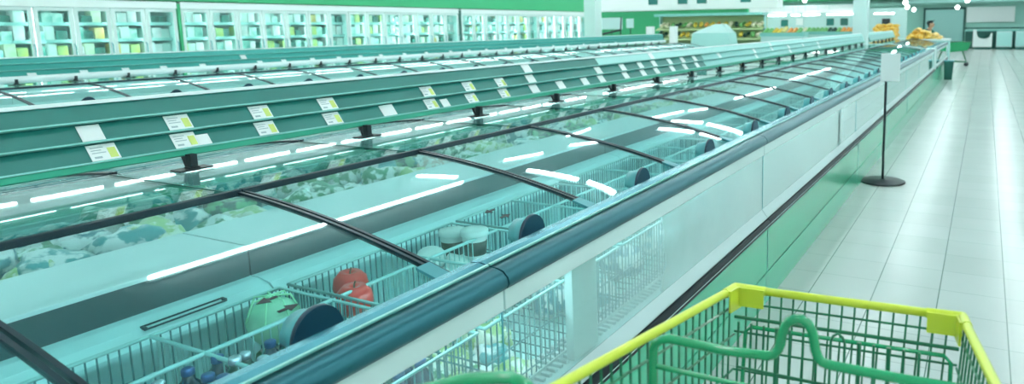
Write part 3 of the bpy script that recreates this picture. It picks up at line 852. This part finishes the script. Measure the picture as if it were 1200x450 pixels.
    c.bar((-.46,.64,.20), (.04,.64,.20), .01, 8); c.bar((-.40,1.22,.165), (-.06,1.22,.165), .01, 8)
    for i in range(9): c.bar((-.42+.05*i,.66,.205), (-.38+.038*i,1.2,.18), .003, 5)
    c.build('chassis', M['cart'], t)
    for x, y in ((-.46,.64), (.04,.64), (-.40,1.24), (-.06,1.24)):
        k = MB(); R = Matrix.Rotation(PI/2, 3, 'Y')
        k.lathe([(.02,-.014),(.055,-.014),(.062,-.008),(.062,.008),(.055,.014),(.02,.014)], (x,y-.02,.062), 18, rot=R)
        w = k.build('caster', M['wheel'], t)
        k = MB(); k.box(x-.024,x-.018,y-.035,y+.0,.05,.15); k.box(x+.018,x+.024,y-.035,y+.0,.05,.15); k.box(x-.024,x+.024,y-.04,y+.015,.145,.153)
        k.build('caster_fork', M['steel'], w)
    return t
cart = make_cart()
def far_cart(x, y):
    t = thing('shopping_cart', 'distant green shopping cart seen side-on beside the bending person', 'shopping cart', (x, y, 0), 'shopping carts')
    b = MB()
    def wall(p, q, r_, s_): b.hexa([p, q, (q[0],q[1]+.012,q[2]), (p[0],p[1]+.012,p[2]), s_, r_, (r_[0],r_[1]+.012,r_[2]), (s_[0],s_[1]+.012,s_[2])])
    wall((x-.30,y-.22,.58),(x+.36,y-.20,.66),(x+.46,y-.24,1.0),(x-.40,y-.28,1.0)); wall((x-.30,y+.22,.58),(x+.36,y+.20,.66),(x+.46,y+.24,1.0),(x-.40,y+.28,1.0))
    b.hexa([(x-.30,y-.22,.57),(x+.36,y-.20,.65),(x+.36,y+.20,.65),(x-.30,y+.22,.57),(x-.30,y-.22,.585),(x+.36,y-.20,.665),(x+.36,y+.20,.665),(x-.30,y+.22,.585)])
    b.hexa([(x+.36,y-.20,.66),(x+.372,y-.20,.66),(x+.372,y+.20,.66),(x+.36,y+.20,.66),(x+.46,y-.24,1.0),(x+.472,y-.24,1.0),(x+.472,y+.24,1.0),(x+.46,y+.24,1.0)])
    b.build('basket', M['cart'], t)
    MB().tube([(x-.40,y-.28,1.0),(x+.46,y-.24,1.0),(x+.46,y+.24,1.0),(x-.40,y+.28,1.0)], .014, 8, closed=True).build('rim', M['cartd'], t)
    MB().tube([(x-.40,y-.27,1.0),(x-.52,y-.26,1.06),(x-.52,y+.26,1.06),(x-.40,y+.27,1.0)], .016, 8).build('push_handle', M['yellow'], t)
    c = MB()
    for sy in (-1, 1): c.tube([(x-.34,y+sy*.24,.6),(x-.30,y+sy*.24,.2),(x+.34,y+sy*.18,.17),(x+.20,y+sy*.18,.62)], .022, 8)
    c.bar((x-.30,y-.24,.2),(x-.30,y+.24,.2),.012,8); c.bar((x+.34,y-.18,.17),(x+.34,y+.18,.17),.012,8)
    c.build('chassis', M['cartd'], t)
    for ax, ay in ((-.30,-.24),(-.30,.24),(.34,-.18),(.34,.18)):
        k = MB(); R = Matrix.Rotation(PI/2, 3, 'X')
        k.lathe([(.02,-.016),(.07,-.016),(.078,-.008),(.078,.008),(.07,.016),(.02,.016)], (x+ax,y+ay,.078), 16, rot=R)
        w = k.build('caster', M['wheel'], t)
        MB().box(x+ax-.02, x+ax+.02, y+ay-.03, y+ay+.03, .15, .19).build('caster_fork', M['steel'], w)
    return t
far_cart(-.92, 27.2).scale = (1, 1, .86)

# ------------------------------------------------------------------ person bending over the far freezer end
def skin_mesh(name, verts, edges, radii, m, parent=None, root=0, sub=2):
    me = bpy.data.meshes.new(name); me.from_pydata(verts, edges, []); me.update()
    o = bpy.data.objects.new(name, me); COL.objects.link(o); me.materials.append(m)
    md = o.modifiers.new('skin', 'SKIN'); md.use_smooth_shade = True
    sv = me.skin_vertices[0].data
    for i, r in enumerate(radii):
        sv[i].radius = r if isinstance(r, tuple) else (r, r); sv[i].use_root = (i == root)
    o.modifiers.new('sub', 'SUBSURF').levels = sub; o.modifiers['sub'].render_levels = sub
    if parent: o.parent = parent
    return o
px, py = -2.0, 26.6
t = thing('person', 'person in a dark top leaning forward over the far freezer end', 'person', (px, py, 0))
V = []; Ed = []; Rd = []
def add(p, r, link=None):
    V.append(p); Rd.append(r)
    if link is not None: Ed.append((link, len(V)-1))
    return len(V)-1
pel = add((0,0,.93), (.15,.11)); sp = add((.06,0,1.08), (.14,.105), pel); ch = add((.15,0,1.25), (.16,.11), sp); nk = add((.22,0,1.36), .055, ch); hb = add((.26,0,1.43), .075, nk); ht = add((.285,0,1.50), .088, hb); tp = add((.28,0,1.57), .06, ht)
nose = add((.375,0,1.475), .013, ht)
for s in (-1, 1):
    ear = add((.27,s*.088,1.49), .016, ht)
    hip = add((.0,s*.09,.88), .095, pel); kn = add((.03,s*.10,.50), .062, hip); an = add((-.02,s*.10,.09), .042, kn); toe = add((.13,s*.11,.035), .036, an)
    sh = add((.15,s*.17,1.29), .06, ch); el = add((.36,s*.21,1.13), .043, sh); wr = add((.57,s*.16,1.05), .030, el); pa = add((.63,s*.15,1.035), (.03,.018), wr)
    for f, (dy, ln) in enumerate(((-.026,.06), (-.009,.072), (.009,.068), (.025,.052))):
        a_ = add((.66,s*.15+dy,1.03), .009, pa); b_ = add((.66+ln*.55,s*.15+dy,1.02), .0085, a_); add((.66+ln,s*.15+dy,.995), .0075, b_)
    th = add((.625,s*.15-s*.032,1.025), .0095, pa); add((.65,s*.15-s*.055,1.01), .008, th)
skin_mesh('body', V, Ed, Rd, M['skin'], t)
skin_mesh('hair', [(.25,0,1.53),(.245,0,1.58),(.30,0,1.595),(.19,0,1.50)], [(0,1),(1,2),(0,3)], [(.098,.1),.085,.06,.06], M['hair'], t)
cv = [(0,0,.96),(.06,0,1.08),(.15,0,1.25),(.15,.17,1.29),(.36,.21,1.13),(.15,-.17,1.29),(.36,-.21,1.13)]
skin_mesh('top', cv, [(0,1),(1,2),(2,3),(3,4),(2,5),(5,6)], [(.165,.125),(.155,.12),(.175,.125),.075,.055,.075,.055], M['shirt'], t)
skin_mesh('trousers', [(0,0,.93),(0,.09,.88),(.03,.10,.5),(-.02,.10,.12),(0,-.09,.88),(.03,-.10,.5),(-.02,-.10,.12)], [(0,1),(1,2),(2,3),(0,4),(4,5),(5,6)], [(.16,.12),.108,.075,.06,.108,.075,.06], M['trouser'], t)
for s in (-1, 1):
    skin_mesh('shoe', [(-.05,s*.10,.05),(.06,s*.105,.045),(.16,s*.11,.035)], [(0,1),(1,2)], [.05,.048,.038], M['shoe'], t)
eye = mat('eye', '#101a1c', .2)
for s in (-1, 1):
    MB().blob((.362,s*.033,1.505), (.011,.014,.009), 1, 0, 1).build('eye', eye, t, base=(0,0,0))
MB().blob((.355,0,1.43), (.012,.026,.006), 1, 0, 1).build('mouth', mat('lips', '#a8605a', .5), t, base=(0,0,0))
t.rotation_euler = (0, 0, -.35)

# bin at the island end
t = thing('litter_bin', 'small dark teal bin at the far end of the front freezer', 'bin', (-.86, 20.6, 0))
m = MB(); m.hexa([(-.97,20.45,0),(-.78,20.45,0),(-.78,20.75,0),(-.97,20.75,0),(-.99,20.42,.5),(-.75,20.42,.5),(-.75,20.78,.5),(-.99,20.78,.5)]); m.build('bin_body', M['countert'], t)
MB().box(-1.0, -.74, 20.41, 20.79, .5, .53, bev=.006).build('bin_rim', M['plate'], t)

# yellow bags heaped on the far canopy
ybm = [mat('crisp_bag_yellow', '#f2b022', .4, coat=.2, var='#f2cf70', scale=9), mat('crisp_bag_pale', '#f0d490', .4, var='#f0b83c', scale=8)]
def heap(x0, x1, words, label, slope=0.):
    t = thing('display_stand', label, 'display stand', ((x0+x1)/2, 24.5, 0))
    MB().box(x0, x1, 24.0, 25.1, 0, .98, bev=.02).build('stand_body', M['panelpale'], t)
    MB().box(x0-.03, x1+.03, 23.97, 25.13, .98, 1.03, bev=.01).build('stand_top', M['whitetrim'], t)
    for lay in range(6):
        n_ = max(1, int((x1-x0-.1)/.18))
        for row in range(3 if lay < 3 else 2):
            for i in range(n_):
                xx = x0+.10+.18*i+.05*(lay % 2)
                if xx > x1-.10-.13*lay*slope or xx < x0+.08+.05*lay: continue
                c = (xx+random.uniform(-.02,.02), 24.18+.3*row+.05*lay+random.uniform(-.03,.03), 1.085+.078*lay)
                m = MB(); m.blob(c, (.095,.15,.05), random.randint(0,999), .12, 2, 0, 3.)
                o = m.build('crisp_bag', ybm[0 if random.random() < .75 else 1], base=c); o.rotation_euler = (random.uniform(-.3,.5), random.uniform(-.3,.3), random.uniform(-.4,.4))
                tag(o, 'yellow bag in the %s, %s' % (words, ('bottom layer','second layer','third layer','fourth layer','fifth layer','topmost layer')[lay]), 'snack bag', 'yellow bags on the far stands')
heap(-3.6, -2.5, 'yellow heap just right of the white column', 'pale stand with a yellow heap just right of the white column')
heap(-2.35, -1.05, 'yellow heap nearest the bending person', 'pale stand with a yellow heap nearest the bending person', 1.9)

# ------------------------------------------------------------------ far end: counters, panels, pendant lamps
def far_counter(x, label, scoop=False):
    t = thing('checkout_counter', label, 'counter', (x, 44.4, 0), 'counters at the far end')
    b = MB()
    if scoop:
        pts = [(-.5,.14)]
        pts += [(.5,.14),(.5,.92),(.42,.92)]
        for i in range(9):
            a = PI*i/8; pts.append((.06+.33*math.cos(a), .78-.18*math.sin(a)))
        pts += [(-.30,.86),(-.33,1.12),(-.5,1.12)]
        A_ = [b.bm.verts.new((x+p, 44.0, z)) for p, z in pts]; B_ = [b.bm.verts.new((x+p, 44.7, z)) for p, z in pts]
        for i in range(len(pts)): b.face([A_[i], A_[(i+1) % len(pts)], B_[(i+1) % len(pts)], B_[i]])
        b.face(A_[::-1]); b.face(B_)
    else:
        b.box(x-.40, x+.40, 44.0, 44.8, .14, 1.02, bev=.04)
    b.build('body', M['whitetrim'] if scoop else M['counter'], t)
    MB().box(x-.42, x+.42, 44.02, 44.78, 0, .14).build('plinth', M['countert'], t)
    if not scoop: MB().box(x-.36, x+.36, 43.985, 44.0, .22, .95).build('front_panel', M['panelpale'], t)
far_counter(-.16, 'white counter with a scooped top at the far end, leftmost', True)
for i, x in enumerate((.96, 1.92, 2.88)):
    far_counter(x, 'pale box counter at the far end, %s' % ['next to the scooped counter', 'second from the scooped counter', 'at the right edge of the photo'][i])
t = thing('service_desk', 'long dark desk with pale top edge behind the far counters', 'desk', (1.6, 45.4, 0))
MB().box(-1.1, 4.6, 45.2, 45.8, 0, 1.02).build('body', M['countert'], t)
MB().box(-1.15, 4.65, 45.1, 45.9, 1.02, 1.1, bev=.01).build('worktop', M['lip'], t)
MB().box(-1.15, 4.65, 45.3, 45.9, 1.17, 1.25, bev=.01).build('upper_shelf', M['countert'], t)
for x in (-1.0, 1.7, 4.4): MB().box(x, x+.06, 45.5, 45.6, 1.1, 1.17).build('shelf_support', M['steel'], t)
tag(MB().box(-1.15, 1.55, 47.86, 47.95, 1.55, 2.5, bev=.01).build('wall_board', M['whitetrim']), 'large blank white board on the far wall at right', 'wall board')
t = thing('roller_shutter', 'pale roller shutter on the far wall behind the person', 'shutter', (-2.4, 47.9, 0))
m = MB()
for i in range(16): m.prism([(0,0),(0,0)], 0, 0) if False else m.box(-3.55, -1.3, 47.88-.02*(i % 2), 47.95, .3+.13*i, .425+.13*i)
m.build('slats', M['panelpale'], t)
m = MB(); m.box(-3.65,-3.55,47.8,47.97,0,2.5); m.box(-1.3,-1.2,47.8,47.97,0,2.5); m.box(-3.65,-1.2,47.8,47.97,2.38,2.5); m.build('shutter_frame', M['countert'], t)
struct('trim_2', MB().box(-8.5, XR, 47.5, 48, 2.66, 2.86), M['wallteal'])
struct('trim_3', MB().box(XL, XR, 46.8, 48, 3.1, 3.4), M['green'])
struct('trim_4', MB().box(-4.6, XR, 46.9, 47.5, 2.78, 2.98), M['panelpale'])
for i, (qx, qy, Y, z) in enumerate(((-.95, 0, 40, 2.68), (-1.55, 0, 44, 2.42), (-3.4, 0, 34, 2.5), (-3.9, 0, 40, 2.42), (-4.0, 0, 45, 2.36), (-9.0, 0, 38, 2.85))):
    t = thing('pendant_lamp', 'round glowing pendant lamp near the far wall, %s' % ['high above the white board', 'above the shutter', 'nearest right of the column', 'second right of the column', 'third right of the column, lowest', 'left of the column above the duct'][i], 'lamp', (qx, Y, z), 'pendant lamps')
    MB().blob((qx,Y,z), (.11,.11,.11), 1, 0, 2).build('globe', M['globe'], t)
    MB().tube([(qx,Y,z+.10), (qx,Y,CEIL)], .012, 6).build('rod', M['panelpale'], t)

# ------------------------------------------------------------------ produce department in the middle distance
struct('wall_produce', MB().box(-22., -10.6, 33., 33.15, 0, 2.6), M['green'])
# white overhead boxes with teal openings
t = thing('overhead_duct', 'white overhead duct box with teal openings above the produce', 'duct', (-13, 31.5, 2.3))
MB().box(-20, -8.6, 31.2, 32.0, 2.33, 3.2, bev=.03).build('duct_body', M['whitetrim'], t)
for x in (-18, -14, -10): MB().tube([(x,31.6,3.19),(x,31.6,CEIL)], .02, 6).build('hanger', M['panelpale'], t)
for x in (-15.2, -13.6, -12.6, -10.4): MB().box(x, x+.5, 31.17, 31.2, 2.62, 2.95).build('opening', M['panel'], t)
t = thing('round_duct', 'long white round duct with hanging tube lamps, left of the near column', 'duct', (-9.5, 39, 2.3))
m = MB(); m.tube([(-13.3,39,2.4), (-13.15,39,2.4), (-6.2,39,2.4), (-6.0,39,2.4)], [.12,.22,.22,.22], 16); m.build('duct_pipe', M['whitetrim'], t)
for x in (-13.0, -9.6, -6.4): MB().tube([(x,39,2.6),(x,39,CEIL)], .015, 6).build('hanger', M['panelpale'], t)
for i, (a_, b_) in enumerate(((-13.0,-11.6), (-11.2,-10.2), (-9.9,-9.4), (-9.2,-8.3), (-7.9,-6.3), (-5.4,-4.4))):
    t = thing('tube_lamp', 'bright tube lamp under the round duct, %s from the left' % ORD[i], 'lamp', (a_, 38.6, 2.05), 'tube lamps over the produce')
    MB().tube([(a_,38.6,2.08), (b_,38.6,2.08)], .035, 8).build('tube', M['globe'], t)
    MB().box(a_, b_, 38.56, 38.64, 2.11, 2.17).build('batten', M['fix'], t)
    for x in (a_+.1, b_-.1): MB().tube([(x,38.6,2.16),(x,38.6,CEIL)], .008, 6).build('hanger', M['panelpale'], t)
struct('wall_display', MB().box(-14.5, -4.0, 41.0, 41.2, 0, 2.4), M['counter'])
for i, (x, z, m_, l) in enumerate(((-11.1,1.65,M['panel'],'small teal notice'), (-10.2,1.72,M['whitetrim'],'white notice'), (-8.4,1.68,M['panel'],'teal framed notice'), (-7.6,1.68,M['countert'],'dark notice'), (-5.3,1.62,M['black'],'black screen right of the column'))):
    tag(MB().box(x, x+.42, 40.93, 40.99, z-.2, z+.2, bev=.01).build('wall_notice', m_), l+' on the pale display wall', 'notice')

# tiered produce shelves on the green wall
fr = {'yellow': mat('fruit_yellow', '#e0c246', .45), 'orange': mat('fruit_orange', '#e29a4a', .45), 'green': mat('fruit_green', '#6fb36a', .5), 'pale': mat('fruit_pale', '#e6e2c2', .5), 'red': mat('fruit_red', '#c9604e', .45), 'dark': mat('veg_dark', '#1f4a3c', .6), 'melon': mat('melon', '#dcd890', .5)}
frmesh = {}
for kname, m_ in fr.items():
    b = MB()
    b.lathe([(.004,-.075),(.045,-.078),(.085,-.045),(.1,0),(.085,.045),(.045,.08),(.012,.072),(.002,.062)], (0,0,0), 12)
    o = b.build('produce', m_); frmesh[kname] = o.data; bpy.data.objects.remove(o)
def fruit(kname, loc, s, label, group, nm):
    o = bpy.data.objects.new(nm, frmesh[kname]); COL.objects.link(o); o.location = loc; o.scale = (s,)*3
    o.rotation_euler = (random.uniform(-.4,.4), random.uniform(-.4,.4), random.uniform(0,3))
    return tag(o, label, 'fruit' if kname != 'dark' else 'vegetable', group)
def produce_shelf(x0, x1, Y, label):
    t = thing('produce_shelf', label, 'produce shelf', ((x0+x1)/2, Y, 0))
    b = MB(); b.box(x0, x1, Y+.05, Y+1.0, 0, .55); b.build('base', M['counter'], t)
    for z, dy in ((.95,.25), (1.40,.5)):
        MB().hexa([(x0,Y+dy-.35,z-.05),(x1,Y+dy-.35,z-.05),(x1,Y+dy+.25,z+.10),(x0,Y+dy+.25,z+.10),(x0,Y+dy-.35,z-.02),(x1,Y+dy-.35,z-.02),(x1,Y+dy+.25,z+.13),(x0,Y+dy+.25,z+.13)]).build('tier', M['wood'], t)
    MB().box(x0, x1, Y+.85, Y+1.0, .55, 2.05).build('back_panel', M['wood'], t)
    MB().box(x0-.05, x1+.05, Y+.1, Y+1.0, 2.0, 2.12, bev=.01).build('hood', M['lip'], t)
    for x in (x0, x1-.06): MB().box(x, x+.06, Y+.6, Y+.9, .55, 2.0).build('end_panel', M['panelpale'], t)
    return t
produce_shelf(-14.1, -8.9, 29.5, 'long tiered produce shelf with yellow and green fruit before the green wall')
seq = ['pale','pale','green','dark','green','pale','yellow','yellow','orange','yellow','orange','yellow','pale','dark','green','yellow','pale','pale']
seq2 = ['dark','dark','pale','dark','yellow','yellow','pale','orange','yellow','dark','dark','green','green','pale','yellow','dark','green','pale']
for i in range(18):
    x = -13.9+.285*i
    for j in range(2):
        for zz, s_, nm in ((1.50, seq, 'upper'), (1.05, seq2, 'lower')):
            kname = s_[i]
            fruit(kname, (x+random.uniform(-.05,.05), (29.88 if nm == 'upper' else 29.63)+.25*j, zz+.08*j+.07), random.uniform(.85,1.08), '%s %s on the %s tier of the long produce shelf' % (kname if kname not in ('dark','pale') else kname+' coloured', 'fruit' if kname != 'dark' else 'vegetable', nm), 'produce on the long shelf', 'fruit' if kname != 'dark' else 'vegetable')
def crate_stand(x0, x1, Y, ztop, kinds, label, words):
    t = thing('produce_stand', label, 'produce stand', ((x0+x1)/2, Y, 0))
    MB().box(x0, x1, Y, Y+.8, 0, ztop-.14, bev=.02).build('stand_body', M['counter'], t)
    c = MB(); c.box(x0-.03, x1+.03, Y-.03, Y, ztop-.16, ztop); c.box(x0-.03, x1+.03, Y+.8, Y+.83, ztop-.16, ztop); c.box(x0-.03, x0, Y, Y+.8, ztop-.16, ztop); c.box(x1, x1+.03, Y, Y+.8, ztop-.16, ztop)
    c.build('crate_edge', M['lip'], t)
    n_ = int((x1-x0)/.21)
    for i in range(n_):
        kname = kinds[int(i*len(kinds)/n_)]
        for j in range(3):
            fruit(kname, (x0+.12+.21*i, Y+.14+.24*j, ztop-.02+.07*j+(.06 if kname == 'melon' else 0)), 1.0 if kname != 'melon' else 1.04, '%s produce heaped on the %s' % (kname, words), 'produce on the stands', 'fruit' if kname != 'dark' else 'vegetable')
crate_stand(-8.75, -6.9, 29.0, 1.22, ['green','yellow','melon','orange','green'], 'produce stand with pale yellow and green heaps behind the canopy', 'stand behind the canopy')
crate_stand(-8.9, -7.0, 35.0, 1.2, ['pale','green','green'], 'pale produce stand in the middle distance', 'pale stand in the middle distance')
crate_stand(-6.9, -5.0, 33.5, 1.2, ['dark','green','orange','orange','melon','melon','red'], 'produce stand with melons and oranges left of the column', 'stand left of the column')
# white pyramid display and notices in front of the green wall
t = thing('display_pyramid', 'pale blue-white pyramid display in front of the produce shelf', 'display', (-10.4, 27.6, 0))
MB().hexa([(-11.4,27.2,0),(-9.4,27.2,0),(-9.4,28.2,0),(-11.4,28.2,0),(-11.2,27.2,1.25),(-9.6,27.2,1.25),(-9.6,28.2,1.25),(-11.2,28.2,1.25)]).build('plinth', M['panelpale'], t)
MB().hexa([(-11.2,27.25,1.25),(-9.6,27.25,1.25),(-9.6,28.1,1.25),(-11.2,28.1,1.25),(-10.3,27.5,1.62),(-9.9,27.5,1.62),(-9.9,27.9,1.62),(-10.3,27.9,1.62)]).build('cone', M['counter'], t)
for i, (x0, x1, z0, z1) in enumerate(((-15.3,-14.2,1.45,1.95), (-14.0,-13.65,1.5,1.9))):
    t = thing('notice_board', 'white notice board on a stand by the green wall, %s' % ('wider one' if i == 0 else 'narrow one'), 'notice board', ((x0+x1)/2, 26.5, 0))
    MB().box(x0, x1, 26.5, 26.54, z0, z1, bev=.01).build('board', M['counter'], t)
    MB().tube([((x0+x1)/2,26.55,0), ((x0+x1)/2,26.55,z1)], .02, 6).build('leg', M['black'], t)
t = thing('price_scale', 'black bent arm stand between the white notice boards', 'stand', (-14.1, 26.2, 0))
MB().tube([(-14.12,26.2,0), (-14.12,26.2,1.4), (-14.08,26.2,1.95)], .03, 8).build('pole', M['black'], t)
MB().tube([(-14.12,26.2,1.42), (-14.6,26.2,1.33), (-15.0,26.2,1.25)], .045, 8).build('arm', M['black'], t)
for i, x in enumerate((-13.2, -12.1)):
    tag(MB().box(x, x+.28, 26.8, 27.1, 0, 1.55, bev=.02).build('white_post', M['whitetrim']), 'white post in front of the green wall, %s' % ('left one' if i == 0 else 'right one'), 'post')
tag(MB().box(-13.6, -11.6, 26.7, 27.2, 0, 1.3, bev=.02).build('low_partition', M['whitetrim']), 'low white partition in front of the green wall', 'partition') if False else None

# ------------------------------------------------------------------ camera: 24 mm with lens shift
f_, cx_, cy_ = 803., 760., 146.
dY = Vector((1156-cx_, 26-cy_, f_)).normalized()
hh = Vector((1, -.013, 0))
up = dY.cross(hh).normalized()
if up.y > 0: up = -up
dX = dY.cross(up)
# world rows in image axes (x right, y down, z forward) -> camera axes in world
right = Vector((dX.x, dY.x, up.x)); down = Vector((dX.y, dY.y, up.y)); fwd = Vector((dX.z, dY.z, up.z))
R = Matrix((right, -down, -fwd)).transposed()
cam = bpy.data.cameras.new('camera'); co = bpy.data.objects.new('camera', cam); COL.objects.link(co)
co.matrix_world = Matrix.Translation((0, 0, 1.55)) @ R.to_4x4()
cam.sensor_fit = 'HORIZONTAL'; cam.sensor_width = 36; cam.lens = f_/1200*36
cam.shift_x = -(cx_-600)/1200; cam.shift_y = (cy_-225)/1200
cam.clip_start = .05; cam.clip_end = 200
cam.dof.use_dof = True; cam.dof.focus_distance = 2.3; cam.dof.aperture_fstop = 3.6
SC.camera = co

# ------------------------------------------------------------------ world and colour management
w = bpy.data.worlds.new('world'); SC.world = w; w.use_nodes = True
w.node_tree.nodes['Background'].inputs['Color'].default_value = (.6, .9, .88, 1)
w.node_tree.nodes['Background'].inputs['Strength'].default_value = .3
SC.view_settings.view_transform = 'Standard'; SC.view_settings.look = 'None'
SC.view_settings.exposure = .3; SC.view_settings.gamma = 1.; SC.view_settings.use_curve_mapping = False
SC.cycles.transparent_max_bounces = 40; SC.cycles.max_bounces = 10; SC.cycles.diffuse_bounces = 4; SC.cycles.glossy_bounces = 6
SC.cycles.use_denoising = True
SC.cycles.sample_clamp_indirect = 6
